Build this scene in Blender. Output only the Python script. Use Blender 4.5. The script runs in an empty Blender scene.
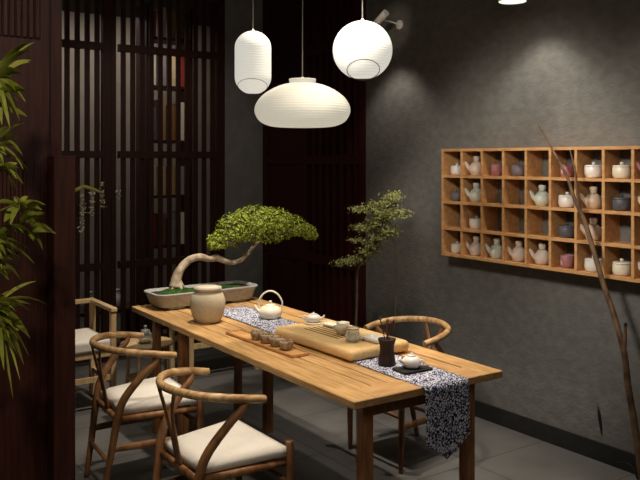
import bpy, bmesh, math, random
from mathutils import Vector, Matrix
random.seed(7)
S = bpy.context.scene
COL = S.collection
PI = math.pi
YAW = math.radians(34.9)
FW = Vector((math.sin(YAW), math.cos(YAW), 0)); RT = Vector((math.cos(YAW), -math.sin(YAW), 0))
FPX, HOR, EYE = 788.0, 160.0, 1.675

def at(px, py, d):
    """world point seen at pixel (px,py) at depth d"""
    return FW*d + RT*((px-320)/FPX*d) + Vector((0, 0, EYE-(py-HOR)/FPX*d))

def on_x(px, py, X):
    u = (px-320)/FPX
    return at(px, py, X/(FW.x+RT.x*u))

def on_y(px, py, Y):
    u = (px-320)/FPX
    return at(px, py, Y/(FW.y+RT.y*u))

# ------------------------------------------------------------------ materials
def srgb(c):
    return tuple(((v/255)/12.92 if v/255 <= .04045 else ((v/255+.055)/1.055)**2.4) for v in c[:3])+(1,)

def mat(name, c1, c2=None, scale=8, stretch=(1,1,1), rough=.6, bump=0, bscale=None, detail=4, metal=0, spec=.3,
        lo=.35, hi=.65, emit=None, estr=0, trans=0, coat=0, bdist=.01):
    m = bpy.data.materials.new(name); m.use_nodes = True
    nt = m.node_tree; N = nt.nodes; L = nt.links
    b = N['Principled BSDF']
    b.inputs['Roughness'].default_value = rough
    b.inputs['Metallic'].default_value = metal
    b.inputs['Specular IOR Level'].default_value = spec
    b.inputs['Transmission Weight'].default_value = trans
    b.inputs['Coat Weight'].default_value = coat
    tc = N.new('ShaderNodeTexCoord'); mp = N.new('ShaderNodeMapping')
    mp.inputs['Scale'].default_value = stretch
    L.new(tc.outputs['Object'], mp.inputs['Vector'])
    no = N.new('ShaderNodeTexNoise'); no.inputs['Scale'].default_value = scale; no.inputs['Detail'].default_value = detail
    L.new(mp.outputs['Vector'], no.inputs['Vector'])
    cr = N.new('ShaderNodeValToRGB')
    cr.color_ramp.elements[0].position = lo; cr.color_ramp.elements[1].position = hi
    cr.color_ramp.elements[0].color = srgb(c1); cr.color_ramp.elements[1].color = srgb(c2 or c1)
    L.new(no.outputs['Fac'], cr.inputs['Fac']); L.new(cr.outputs['Color'], b.inputs['Base Color'])
    if bump:
        n2 = N.new('ShaderNodeTexNoise'); n2.inputs['Scale'].default_value = bscale or scale; n2.inputs['Detail'].default_value = 3
        L.new(mp.outputs['Vector'], n2.inputs['Vector'])
        bp = N.new('ShaderNodeBump'); bp.inputs['Strength'].default_value = bump; bp.inputs['Distance'].default_value = bdist
        L.new(n2.outputs['Fac'], bp.inputs['Height']); L.new(bp.outputs['Normal'], b.inputs['Normal'])
    if emit:
        b.inputs['Emission Color'].default_value = srgb(emit); b.inputs['Emission Strength'].default_value = estr
    return m

M = {}
M['wall'] = mat('grey_plaster', (104,102,97), (116,113,107), 14, (1,1,1.5), .85, .4, 42, spec=.15, bdist=.01)
M['wall_dark'] = mat('dark_grey_plaster', (124,122,120), (136,134,130), 10, rough=.9, bump=.2, bscale=30)
M['wall_far'] = mat('far_room_plaster', (140,130,120), (152,141,130), 5, rough=.9)
M['ceil'] = mat('dark_ceiling_paint', (40,38,36), (46,43,41), 5, rough=.9)
M['base'] = mat('black_skirting', (36,35,34), (42,41,39), 20, rough=.5)
M['table'] = mat('oak_plank', (166,124,76), (206,167,112), 9, (9,.7,9), .45, .12, 20, 5, spec=.35)
M['table_frame'] = mat('oak_frame', (172,130,80), (202,162,108), 9, (7,.8,7), .45, .1, 20, 5, spec=.35)
M['table_end'] = mat('oak_endboard', (174,130,82), (200,158,106), 9, (.8,8,7), .45, .1, 20, 5, spec=.35)
M['table_leg'] = mat('oak_leg', (124,80,46), (158,108,66), 9, (7,7,.8), .5, .1, 20, 5)
M['chair'] = mat('ash_wood', (104,68,40), (144,101,62), 8, (3,3,1.2), .45, .1, 20, 5)
M['rail'] = mat('bent_ash_wood', (142,106,66), (200,164,116), 16, (1,3,1), .42, .1, 20, 5)
M['cushion'] = mat('cream_linen', (220,212,198), (226,218,205), 60, rough=.9, bump=.15, bscale=250, spec=.1)
M['pale_wood'] = mat('pale_wood', (186,156,112), (208,180,136), 8, (5,5,.8), .5)
M['dark_wood'] = mat('dark_red_wood', (55,26,18), (72,36,26), 7, (9,9,.7), .5, .15, 24, 5)
M['lattice'] = mat('lattice_wood', (50,26,20), (64,34,26), 7, (9,9,.7), .55)
M['red_wood'] = mat('mahogany_wood', (50,16,15), (66,22,20), 7, (9,9,.7), .5)
M['shelf'] = mat('shelf_oak', (186,136,86), (208,160,106), 10, (4,1.2,4), .5, .06, 20, 5)
M['slab'] = mat('blond_slab', (214,176,118), (230,196,142), 8, (8,1,8), .4, .05, 20)
M['slit'] = mat('dark_slit', (92,66,38), (104,76,46), 8)
M['cup_tray'] = mat('bamboo_tray', (178,130,78), (200,152,98), 9, (8,1,8), .45)
M['white'] = mat('white_porcelain', (228,222,212), (238,233,224), 4, rough=.28, spec=.5)
M['cream'] = mat('cream_porcelain', (226,216,192), (234,226,204), 4, rough=.35, spec=.5)
M['stone'] = mat('speckled_stoneware', (186,171,144), (194,180,153), 70, rough=.7, bump=.08, bscale=90)
M['pot'] = mat('grey_stoneware', (150,150,148), (170,169,166), 50, rough=.75, bump=.08, bscale=90)
M['cup'] = mat('rough_brown_clay', (112,92,70), (168,146,116), 60, rough=.75, bump=.2, bscale=80)
M['pink'] = mat('mauve_glaze', (166,110,110), (178,120,120), 20, rough=.45)
M['greyglaze'] = mat('grey_mauve_glaze', (112,104,110), (124,115,120), 20, rough=.45)
M['darkgrey'] = mat('slate_glaze', (84,82,88), (94,92,98), 20, rough=.45)
M['celadon'] = mat('pale_celadon_glaze', (206,212,196), (218,222,208), 20, rough=.35)
M['beige'] = mat('beige_glaze', (200,176,148), (212,190,164), 20, rough=.4)
M['blush'] = mat('blush_glaze', (216,196,178), (226,208,190), 20, rough=.4)
M['brownvase'] = mat('dark_brown_clay', (44,30,22), (58,40,30), 20, rough=.55)
M['black'] = mat('black_slate', (26,23,22), (36,32,30), 20, rough=.6)
M['metal'] = mat('satin_grey_metal', (236,234,228), (240,238,232), 20, rough=.5)
M['cord'] = mat('grey_cord', (130,126,118), (140,136,128), 20)
M['hoop'] = mat('wire_hoop', (96,90,78), (104,98,86), 20)
M['moss'] = mat('moss', (38,66,22), (62,98,34), 60, rough=1, bump=.8, bscale=120)
M['bark'] = mat('pale_bark', (150,132,108), (206,190,164), 26, (1,1,1), .8, .6, 40)
M['twig'] = mat('dark_twig', (92,78,58), (120,104,80), 26, rough=.8)
M['leaf'] = mat('bonsai_leaf', (96,114,26), (190,202,80), 30, rough=.5, spec=.3, lo=.3, hi=.7)
M['pine'] = mat('pine_leaf', (128,134,70), (186,188,122), 30, rough=.6, lo=.3, hi=.7)
M['palm'] = mat('palm_leaf', (120,130,34), (192,190,90), 9, rough=.45, lo=.3, hi=.7)
M['palm_stem'] = mat('palm_cane', (84,84,30), (110,106,44), 20, rough=.6)
M['branch'] = mat('brown_branch', (76,54,38), (122,94,68), 22, (1,1,.6), .7, .4, 40)
M['bud'] = mat('black_bud', (20,16,14), (28,24,20), 20)
M['flower'] = mat('white_blossom', (240,234,190), (246,242,220), 30, rough=.6)
M['flowerstem'] = mat('yellow_green_cane', (190,182,84), (206,198,104), 20, rough=.5)
M['darkpot'] = mat('dark_ceramic', (40,34,30), (50,44,38), 20, rough=.5)
M['bulb'] = mat('lamp_lens', (255,250,240), emit=(255,246,228), estr=4)
def paper_mat(name, base, ecol, es, period):
    m = mat(name, base, tuple(v+8 for v in base), 10, rough=.95, spec=.03, emit=ecol, estr=es)
    nt = m.node_tree; N = nt.nodes; L = nt.links; b = N['Principled BSDF']
    tc = N.new('ShaderNodeTexCoord'); wv = N.new('ShaderNodeTexWave'); wv.bands_direction = 'Z'
    wv.inputs['Scale'].default_value = 1/period/3.18; wv.inputs['Distortion'].default_value = .15
    L.new(tc.outputs['Object'], wv.inputs['Vector'])
    cr = N.new('ShaderNodeValToRGB'); e = cr.color_ramp.elements
    k = srgb(ecol); e[0].position = 0; e[0].color = tuple(v*.86 for v in k[:3])+(1,); e[1].position = .3; e[1].color = k
    L.new(wv.outputs['Fac'], cr.inputs['Fac']); L.new(cr.outputs['Color'], b.inputs['Emission Color'])
    return m
M['paper'] = paper_mat('rice_paper', (150,148,140), (255,250,236), .62, .0115)
M['paper2'] = paper_mat('rice_paper_warm', (138,134,122), (255,246,222), .50, .0075)
M['glass'] = mat('clear_glass', (240,244,240), rough=.04, trans=.8, spec=.5)
M['tools'] = mat('tea_tool_wood', (64,34,24), (84,48,34), 20)

# floor tiles
def floor_mat():
    m = bpy.data.materials.new('grey_stone_tile'); m.use_nodes = True
    nt = m.node_tree; N = nt.nodes; L = nt.links; b = N['Principled BSDF']
    tc = N.new('ShaderNodeTexCoord'); mp = N.new('ShaderNodeMapping')
    mp.inputs['Location'].default_value = (-3.18+.6*6, -3.09+.6*6, 0)
    L.new(tc.outputs['Object'], mp.inputs['Vector'])
    br = N.new('ShaderNodeTexBrick'); br.offset = 0; br.squash = 1
    br.inputs['Scale'].default_value = 1; br.inputs['Brick Width'].default_value = .6; br.inputs['Row Height'].default_value = .6
    br.inputs['Mortar Size'].default_value = .003; br.inputs['Mortar Smooth'].default_value = .1
    br.inputs['Color1'].default_value = srgb((98,97,94)); br.inputs['Color2'].default_value = srgb((107,105,101))
    br.inputs['Mortar'].default_value = srgb((44,41,38))
    L.new(mp.outputs['Vector'], br.inputs['Vector'])
    no = N.new('ShaderNodeTexNoise'); no.inputs['Scale'].default_value = 4; no.inputs['Detail'].default_value = 8
    L.new(tc.outputs['Object'], no.inputs['Vector'])
    mx = N.new('ShaderNodeMix'); mx.data_type = 'RGBA'; mx.blend_type = 'MULTIPLY'; mx.inputs[0].default_value = .8
    cr = N.new('ShaderNodeValToRGB'); cr.color_ramp.elements[0].position = .3; cr.color_ramp.elements[1].position = .7
    cr.color_ramp.elements[0].color = (.62,.62,.62,1); cr.color_ramp.elements[1].color = (1,1,1,1)
    L.new(no.outputs['Fac'], cr.inputs['Fac'])
    L.new(br.outputs['Color'], mx.inputs[6]); L.new(cr.outputs['Color'], mx.inputs[7])
    L.new(mx.outputs[2], b.inputs['Base Color'])
    b.inputs['Roughness'].default_value = .5; b.inputs['Specular IOR Level'].default_value = .3
    return m
M['floor'] = floor_mat()

# blue and white runner cloth
def runner_mat():
    m = bpy.data.materials.new('blue_white_batik'); m.use_nodes = True
    nt = m.node_tree; N = nt.nodes; L = nt.links; b = N['Principled BSDF']
    tc = N.new('ShaderNodeTexCoord')
    vo = N.new('ShaderNodeTexVoronoi'); vo.feature = 'DISTANCE_TO_EDGE'; vo.inputs['Scale'].default_value = 78
    no = N.new('ShaderNodeTexNoise'); no.inputs['Scale'].default_value = 54; no.inputs['Detail'].default_value = 3; no.inputs['Distortion'].default_value = 2.2
    L.new(tc.outputs['Object'], vo.inputs['Vector']); L.new(tc.outputs['Object'], no.inputs['Vector'])
    ad = N.new('ShaderNodeMath'); ad.operation = 'MULTIPLY_ADD'; ad.inputs[1].default_value = .9
    L.new(vo.outputs['Distance'], ad.inputs[0]); L.new(no.outputs['Fac'], ad.inputs[2])
    cr = N.new('ShaderNodeValToRGB'); e = cr.color_ramp.elements
    e[0].position = .565; e[0].color = srgb((30,36,70)); e[1].position = .675; e[1].color = srgb((222,220,222))
    x = e.new(.615); x.color = srgb((100,108,150))
    L.new(ad.outputs[0], cr.inputs['Fac']); L.new(cr.outputs['Color'], b.inputs['Base Color'])
    b.inputs['Roughness'].default_value = .9; b.inputs['Specular IOR Level'].default_value = .1
    return m
M['runner'] = runner_mat()

# ------------------------------------------------------------------ mesh helpers
def V(*a): return Vector(a)

class MB:
    def __init__(self): self.bm = bmesh.new()
    def box(self, x0, x1, y0, y1, z0, z1, bev=0, seg=2, mtx=None, smooth=False):
        r = bmesh.ops.create_cube(self.bm, size=1)
        vs = r['verts']
        T = Matrix.Translation(((x0+x1)/2, (y0+y1)/2, (z0+z1)/2)) @ Matrix.Diagonal((x1-x0, y1-y0, z1-z0, 1))
        bmesh.ops.transform(self.bm, matrix=T, verts=vs)
        fs = set(f for v in vs for f in v.link_faces)
        if bev:
            es = list(set(e for v in vs for e in v.link_edges))
            o = bmesh.ops.bevel(self.bm, geom=es, offset=bev, segments=seg, affect='EDGES', profile=.5)
            vs = list(set(v for f in o['faces'] for v in f.verts))
            if smooth:
                for f in o['faces']: f.smooth = True
        if mtx: bmesh.ops.transform(self.bm, matrix=mtx, verts=vs)
        return self
    def lathe(self, prof, loc=(0,0,0), n=32, mtx=None, cap=True):
        loc = Vector(loc); rings = []
        for r, z in prof:
            ring = []
            for i in range(n):
                a = 2*PI*i/n
                p = Vector((r*math.cos(a), r*math.sin(a), z))
                if mtx: p = mtx @ p
                ring.append(self.bm.verts.new(p+loc))
            rings.append(ring)
        for k in range(len(rings)-1):
            a, b = rings[k], rings[k+1]
            for i in range(n):
                f = self.bm.faces.new((a[i], a[(i+1)%n], b[(i+1)%n], b[i])); f.smooth = True
        if cap:
            for ring in (list(reversed(rings[0])), rings[-1]):
                try: self.bm.faces.new(ring)
                except ValueError: pass
        return self
    def tube(self, pts, rad, n=10, flat=1, up=None, closed=False, sub=6):
        """smooth tube through pts; rad scalar or list; flat squashes the second axis"""
        pts = [Vector(p) for p in pts]
        if not isinstance(rad, (list, tuple)): rad = [rad]*len(pts)
        P, R = [], []
        m = len(pts)
        if sub > 1 and m > 2:
            rng = m if closed else m-1
            for i in range(rng):
                g = (lambda j: pts[j % m]) if closed else (lambda j: pts[min(max(j, 0), m-1)])
                p0, p1, p2, p3 = g(i-1), g(i), g(i+1), g(i+2)
                r1, r2 = rad[i], rad[(i+1) % m]
                for s in range(sub):
                    t = s/sub
                    P.append(.5*((2*p1)+(p2-p0)*t+(2*p0-5*p1+4*p2-p3)*t*t+(-p0+3*p1-3*p2+p3)*t**3))
                    R.append(r1+(r2-r1)*t)
            if not closed: P.append(pts[-1]); R.append(rad[-1])
        else: P, R = pts, list(rad)
        k = len(P); rings = []; nrm = None
        for i in range(k):
            a = P[(i-1) % k] if (closed or i > 0) else P[i]
            b = P[(i+1) % k] if (closed or i < k-1) else P[i]
            t = (b-a).normalized()
            if nrm is None:
                h = Vector(up) if up else (Vector((0,0,1)) if abs(t.z) < .9 else Vector((1,0,0)))
                nrm = (h - t*h.dot(t)).normalized()
            else:
                if up:
                    h = Vector(up); nn = h - t*h.dot(t)
                    if nn.length > .05: nrm = nn.normalized()
                nrm = (nrm - t*nrm.dot(t)).normalized()
            bn = t.cross(nrm)
            rings.append([self.bm.verts.new(P[i]+R[i]*(math.cos(2*PI*j/n)*nrm*flat+math.sin(2*PI*j/n)*bn)) for j in range(n)])
        for i in range(k if closed else k-1):
            a, b = rings[i], rings[(i+1) % k]
            for j in range(n):
                f = self.bm.faces.new((a[j], a[(j+1)%n], b[(j+1)%n], b[j])); f.smooth = True
        if not closed:
            self.bm.faces.new(list(reversed(rings[0]))); self.bm.faces.new(rings[-1])
        return self
    def leaf(self, p0, p1, w, droop=.0, side=None, n=5):
        """narrow blade from p0 to p1"""
        p0, p1 = Vector(p0), Vector(p1); d = p1-p0
        s = Vector(side) if side else d.cross(Vector((random.uniform(-.4,.4), random.uniform(-.4,.4), 1)))
        if s.length < 1e-5: s = Vector((1,0,0))
        s.normalize()
        prev = None
        for i in range(n+1):
            t = i/n
            c = p0+d*t+Vector((0,0,droop*4*t*(1-t)))
            ww = w*.5*(math.sin(PI*(.08+.9*t**.75))**.8)
            if i == n: ww = w*.02
            cur = (self.bm.verts.new(c-s*ww), self.bm.verts.new(c+Vector((0,0,-ww*.25))), self.bm.verts.new(c+s*ww))
            if prev:
                for a in (0, 1):
                    f = self.bm.faces.new((prev[a], prev[a+1], cur[a+1], cur[a])); f.smooth = True
            prev = cur
        return self
    def chip(self, c, size, nrm=None):
        """one small pointed leaf"""
        nrm = Vector(nrm) if nrm else Vector((random.gauss(0,1), random.gauss(0,1), random.gauss(0,1)))
        nrm = (nrm + Vector((random.gauss(0,.5), random.gauss(0,.5), random.gauss(0,.5)))).normalized()
        a = nrm.orthogonal().normalized()
        a = (Matrix.Rotation(random.uniform(0, 2*PI), 3, nrm) @ a); b = nrm.cross(a); c = Vector(c)
        l, w = size, size*.45
        vs = [self.bm.verts.new(c-a*l*.5), self.bm.verts.new(c+b*w*.5+nrm*w*.15), self.bm.verts.new(c+a*l*.5), self.bm.verts.new(c-b*w*.5+nrm*w*.15)]
        self.bm.faces.new(vs)
        return self
    def poly(self, pts):
        self.bm.faces.new([self.bm.verts.new(p) for p in pts]); return self
    def build(self, name, m, parent=None, recalc=True):
        if recalc: bmesh.ops.recalc_face_normals(self.bm, faces=self.bm.faces)
        me = bpy.data.meshes.new(name); self.bm.to_mesh(me); self.bm.free()
        me.materials.append(M[m] if isinstance(m, str) else m)
        o = bpy.data.objects.new(name, me); COL.objects.link(o)
        if parent: o.parent = parent
        return o

def tag(o, label=None, cat=None, group=None, kind=None):
    if label: o['label'] = label
    if cat: o['category'] = cat
    if group: o['group'] = group
    if kind: o['kind'] = kind
    return o

def thing(name, label, cat, loc=(0,0,0), rz=0, group=None):
    o = bpy.data.objects.new(name, None); COL.objects.link(o)
    o.empty_display_size = .05
    o.location = loc; o.rotation_euler = (0,0,rz)
    return tag(o, label, cat, group)

def dup(root, loc, rz=0, label=None, group=None, scale=None):
    def cp(o, par):
        c = o.copy(); COL.objects.link(c); c.parent = par
        for ch in list(o.children): cp(ch, c)
        return c
    r = cp(root, None); r.location = loc; r.rotation_euler = (0,0,rz)
    if label: r['label'] = label
    if group: r['group'] = group
    if scale: r.scale = scale if isinstance(scale, tuple) else (scale,)*3
    return r

def struct(name, mb, m, label=None):
    o = mb.build(name, m); o['kind'] = 'structure'
    if label: o['label'] = label
    return o

# ------------------------------------------------------------------ setting
WX = 3.79; WEND = 4.81; LY = 6.36; CZ = 3.2
struct('floor', MB().box(-2.6, 4.6, -.6, 8.2, -.06, 0), 'floor')
struct('ceiling', MB().box(-2.6, 4.6, -.6, 8.2, CZ, CZ+.06), 'ceil')
struct('wall_right', MB().box(WX, WX+.16, -.6, WEND, 0, CZ), 'wall')
struct('wall_alcove', MB().box(WX+.16, WX+.3, WEND-.1, LY+.1, 0, CZ), 'red_wood')
xr = on_y(225, 100, LY).x
struct('wall_back', MB().box(xr, WX+.3, LY, LY+.12, 0, CZ), 'wall_dark')
struct('wall_far', MB().box(-2.6, 4.6, 8.1, 8.2, 0, CZ), 'wall_far')
struct('baseboard_right', MB().box(WX-.012, WX, -.6, WEND, 0, .105, .003), 'base')

# dark mahogany slatted screen continuing the right wall
t = thing('slatted_screen', 'dark mahogany slatted screen beyond the end of the grey right wall', 'screen', (WX, 0, 0))
mb = MB()
mb.box(-.01, .05, WEND+.002, WEND+.075, 0, CZ-.002).box(-.01, .05, LY-.08, LY-.004, 0, CZ-.002)
mb.box(-.01, .05, 5.62, 5.70, 0, CZ-.002)
for z in (.02, .80, 1.64, 2.58, 3.08): mb.box(-.008, .048, WEND+.075, LY-.08, z, z+.075)
mb.build('frame', 'red_wood', t)
mb = MB()
y = WEND+.11
while y < 5.6:
    mb.box(0, .036, y, y+.045, .03, CZ-.01); y += .098
mb.build('slats', 'red_wood', t)
MB().box(.005, .03, 5.70, LY-.08, .03, CZ-.01).build('panel', 'red_wood', t)

# lattice screens on the back plane
def lattice(x0, x1, label, p, y=LY):
    t = thing('lattice_screen', label, 'screen', (0, y, 0), 0, None)
    for x in (x0, x1-.07): MB().box(x if x != x0 else x0, x+(.07 if x != x0 else .04), 0, .06, 0, CZ-.002).build('frame_post', 'lattice', t)
    for z in (.02, .765, 1.69, 2.585, 3.10): MB().box(x0+.07, x1-.07, .002, .055, z, z+.06).build('crossrail', 'lattice', t)
    mb = MB(); n = int(round((x1-x0-.14)/p)); q = (x1-x0-.14)/n
    for i in range(n):
        c = x0+.07+q*(i+.5)
        if i == 0 or i == n-1: pass
        mb.box(c-.020, c+.020, .018, .038, .03, CZ-.01)
    mb.build('slats', 'lattice', t)
    return t
lattice(2.325, xr-.002, 'tall dark lattice screen behind the potted bonsai and in front of the books', .08)
lattice(1.36, 2.323+.035*0, 'tall dark lattice screen behind the pale armchair at left', .08)

# bookshelf behind the lattice
BY = 6.86
t = thing('bookshelf', 'dark open bookshelf seen through the right lattice screen', 'bookshelf', (2.84, BY, 0))
for x in (0, .44): MB().box(x, x+.025, 0, .26, 0, 3.12).build('side_panel', 'lattice', t)
SZ = [.12, .40, .88, 1.345, 1.86, 2.37, 2.82]
for z in SZ: MB().box(.025, .44, 0, .26, z-.025, z).build('shelf_board', 'lattice', t)
bookcols = {'white': (226,214,196), 'red': (150,48,44), 'brown': (140,98,58), 'grey': (140,134,140), 'cream': (214,190,150), 'tan': (176,140,96), 'rose': (160,90,84), 'slate': (110,108,118)}
for k, c in bookcols.items(): M['book_'+k] = mat('book_cloth_'+k, c, tuple(min(255, v+10) for v in c), 30, rough=.7)
M['pages'] = mat('book_pages', (220,208,184), (230,220,198), 40)
def book(x, z, th, h, c, label, grp):
    t = thing('book', label, 'book', (2.84+x, BY+.01, z+.001), 0, grp)
    mb = MB().box(0, th, 0, .004, 0, h).box(0, .003, .004, .17, 0, h).box(th-.003, th, .004, .17, 0, h)
    mb.build('cover', 'book_'+c, t)
    MB().box(.003, th-.003, .006, .165, .003, h-.004).build('pages', 'pages', t)
rows = [(2.82, 'board at the top of the photo', ['rose','white','tan','brown'], [.24,.28,.25,.25]), (2.37, 'board just below the highest lattice rail', ['white','grey','cream','red'], [.33,.31,.3,.34]),
        (1.86, 'board just above the middle lattice rail', ['slate','tan','brown','white'], [.30,.38,.33,.36]), (1.345, 'board just below the middle lattice rail', ['white','cream','tan','grey'], [.28,.27,.27,.27]),
        (.88, 'board just above the lowest lattice rail', ['red','brown','grey','white'], [.28,.29,.24,.3])]
for z, rn, cs, hs in rows:
    for i, (c, h) in enumerate(zip(cs, hs)):
        book(.045+.098*i, z, .052, h, c, '%s book behind the lattice, on the bookshelf %s' % (c, rn), 'books behind the lattice')

# low console behind lattice with white cups
t = thing('console_table', 'low dark console behind the lattice screens at left', 'console table', (1.5, 6.7, 0))
MB().box(0, 1.25, 0, .32, .33, .36).build('top', 'lattice', t)
for x in (.02, 1.17):
    for y in (.02, .25): MB().box(x, x+.05, y, y+.05, 0, .33).build('leg', 'lattice', t)
def small_jar(loc, label):
    return tag(MB().lathe([(.02,0),(.045,.006),(.05,.05),(.042,.10),(.024,.115),(.024,.15),(.03,.155),(.026,.155),(.02,.12)], n=20).build('porcelain_bottle', 'white'), label, 'bottle', 'bottles on the console')
for i, x in enumerate((1.62, 1.83, 2.06, 2.30, 2.55)):
    o = small_jar(None, ['white porcelain bottle on the console behind the pillar edge', 'white porcelain bottle on the console behind the armchair back', 'white porcelain bottle on the console behind the armchair arm',
        'white porcelain bottle on the console right of the armchair', 'white porcelain bottle on the console behind the table corner'][i])
    o.location = (x, 6.84, .36)

# orchid with hanging blossom in the far room
t = thing('hanging_orchid', 'yellow green cane with hanging strings of white blossom in front of the left lattice', 'flowers', (1.9, 6.22, 0))
p = [on_y(q[0], q[1], 6.22)-Vector((1.9, 6.22, 0)) for q in ((62,480),(64,300),(70,205),(80,188),(90,188),(102,193))]
p[0].z = .0
MB().tube(p, [.016,.014,.013,.015,.013,.007], 8).build('cane', 'flowerstem', t)
mb = MB()
for (a, y0, y1, n) in ((82, 194, 232, 60), (92, 192, 216, 40), (103, 182, 208, 40), (118, 190, 200, 14)):
    for i in range(n):
        q = on_y(a+random.gauss(0,1.2), random.uniform(y0, y1), 6.22)-Vector((1.9, 6.22, 0))
        q.y += random.gauss(0, .02); mb.chip(q, random.uniform(.02,.036))
mb.build('blossoms', 'flower', t, recalc=False)
MB().lathe([(.06,0),(.09,.02),(.11,.16),(.12,.2),(.10,.2),(.09,.1)], (p[0].x, p[0].y, .0), 20).build('pot', 'darkpot', t)

# ------------------------------------------------------------------ left wooden partition
PY = 2.78
def px_x(px, Y): return on_y(px, 100, Y).x
t = thing('wooden_partition', 'dark red wooden partition with ribbed panels at the left edge', 'partition', (0, PY, 0))
xe = px_x(49, PY); xf = px_x(61, PY+.04)
mb = MB().box(-.2, xe, 0, .035, 0, CZ-.004)
mb.build('panel', 'dark_wood', t)
mb = MB(); x = -.18; top = on_y(20, 38, PY).z
while x < xe-.035:
    mb.box(x, x+.017, -.010, 0, top+.002, CZ-.01, .003, 1); x += .021
mb.build('upper_ribs', 'dark_wood', t)
mb = MB(); x = -.18
while x < px_x(26, PY):
    mb.box(x, x+.012, -.010, 0, 1.36, 1.67, .003, 1); x += .026
mb.build('middle_ribs', 'dark_wood', t)
mb = MB(); x = px_x(34, PY)
while x < px_x(54, PY)-.02:
    mb.box(x, x+.008, -.004, 0, 0.01, 1.67); x += .022
mb.build('lower_ribs', 'dark_wood', t)
MB().box(xe+.001, xf, .03, .075, 0, CZ-.004).build('stile', 'dark_wood', t)
tp = thing('square_post', 'dark red square wooden post in front of the partition, beside the nearest chairs', 'post')
x1 = px_x(75.5, PY-.10)
mb = MB().box(x1-.072, x1, PY-.10, PY-.02, 0, 1.682, .002, 1); mb.build('shaft', 'dark_wood', tp)
MB().box(x1-.074, x1+.001, PY-.101, PY-.019, 1.682, 1.69).build('cap', 'dark_wood', tp)

# ------------------------------------------------------------------ table
TX0, TX1, TY0, TY1, TZ = 1.83, 2.64, 2.395, 4.77, .75
_r = math.radians(-1.05); _p = Vector((TX0, TY0, 0)); _l = _p-Matrix.Rotation(_r, 3, 'Z') @ _p
t = thing('tea_table', 'long oak tea table with framed plank top and square legs', 'table', _l, _r)
fr = .105; th = .032
for x in (TX0, TX1-fr): MB().box(x, x+fr, TY0, TY1, TZ-th, TZ, .003, 1).build('long_frame', 'table_frame', t)
for y in (TY0, TY1-.14): MB().box(TX0+fr+.0005, TX1-fr-.0005, y, y+.14, TZ-th, TZ, .003, 1).build('end_frame', 'table_end', t)
mb = MB(); n = 7; w = (TX1-TX0-2*fr-.008)/n
for i in range(n):
    x = TX0+fr+.004+w*i
    mb.box(x+.004, x+w-.004, TY0+.1445, TY1-.1445, TZ-th, TZ-.003, .002, 1)
mb.build('planks', 'table', t)
MB().box(TX0+fr-.01, TX1-fr+.01, TY0+.13, TY1-.13, TZ-th-.008, TZ-th-.0005).build('under_panel', 'slit', t)
LG = .052
LX = (1.925, 2.488); LYs = (2.462, 4.155)
for x in LX:
    for y in LYs:
        if y == LYs[1]: x -= .03
        MB().box(x, x+LG, y, y+LG, 0, TZ-th-.0005, .004, 1).build('leg', 'table_leg', t)
for x in LX:
    MB().box(x-.036, x+.006, 4.53, 4.575, 0, TZ-th-.0005, .004, 1).build('leg', 'table_leg', t)
for y, dx in ((LYs[0]+.012, 0), (LYs[1]+.012, -.03)): MB().box(LX[0]+LG+dx, LX[1]+dx, y, y+.03, .650, TZ-th-.020).build('end_apron', 'table_leg', t)
for x in (LX[0]+.004, LX[1]+.004): MB().box(x, x+.018, LYs[0]+LG, LYs[1], .668, TZ-th-.016).build('side_apron', 'table_leg', t)

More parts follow.
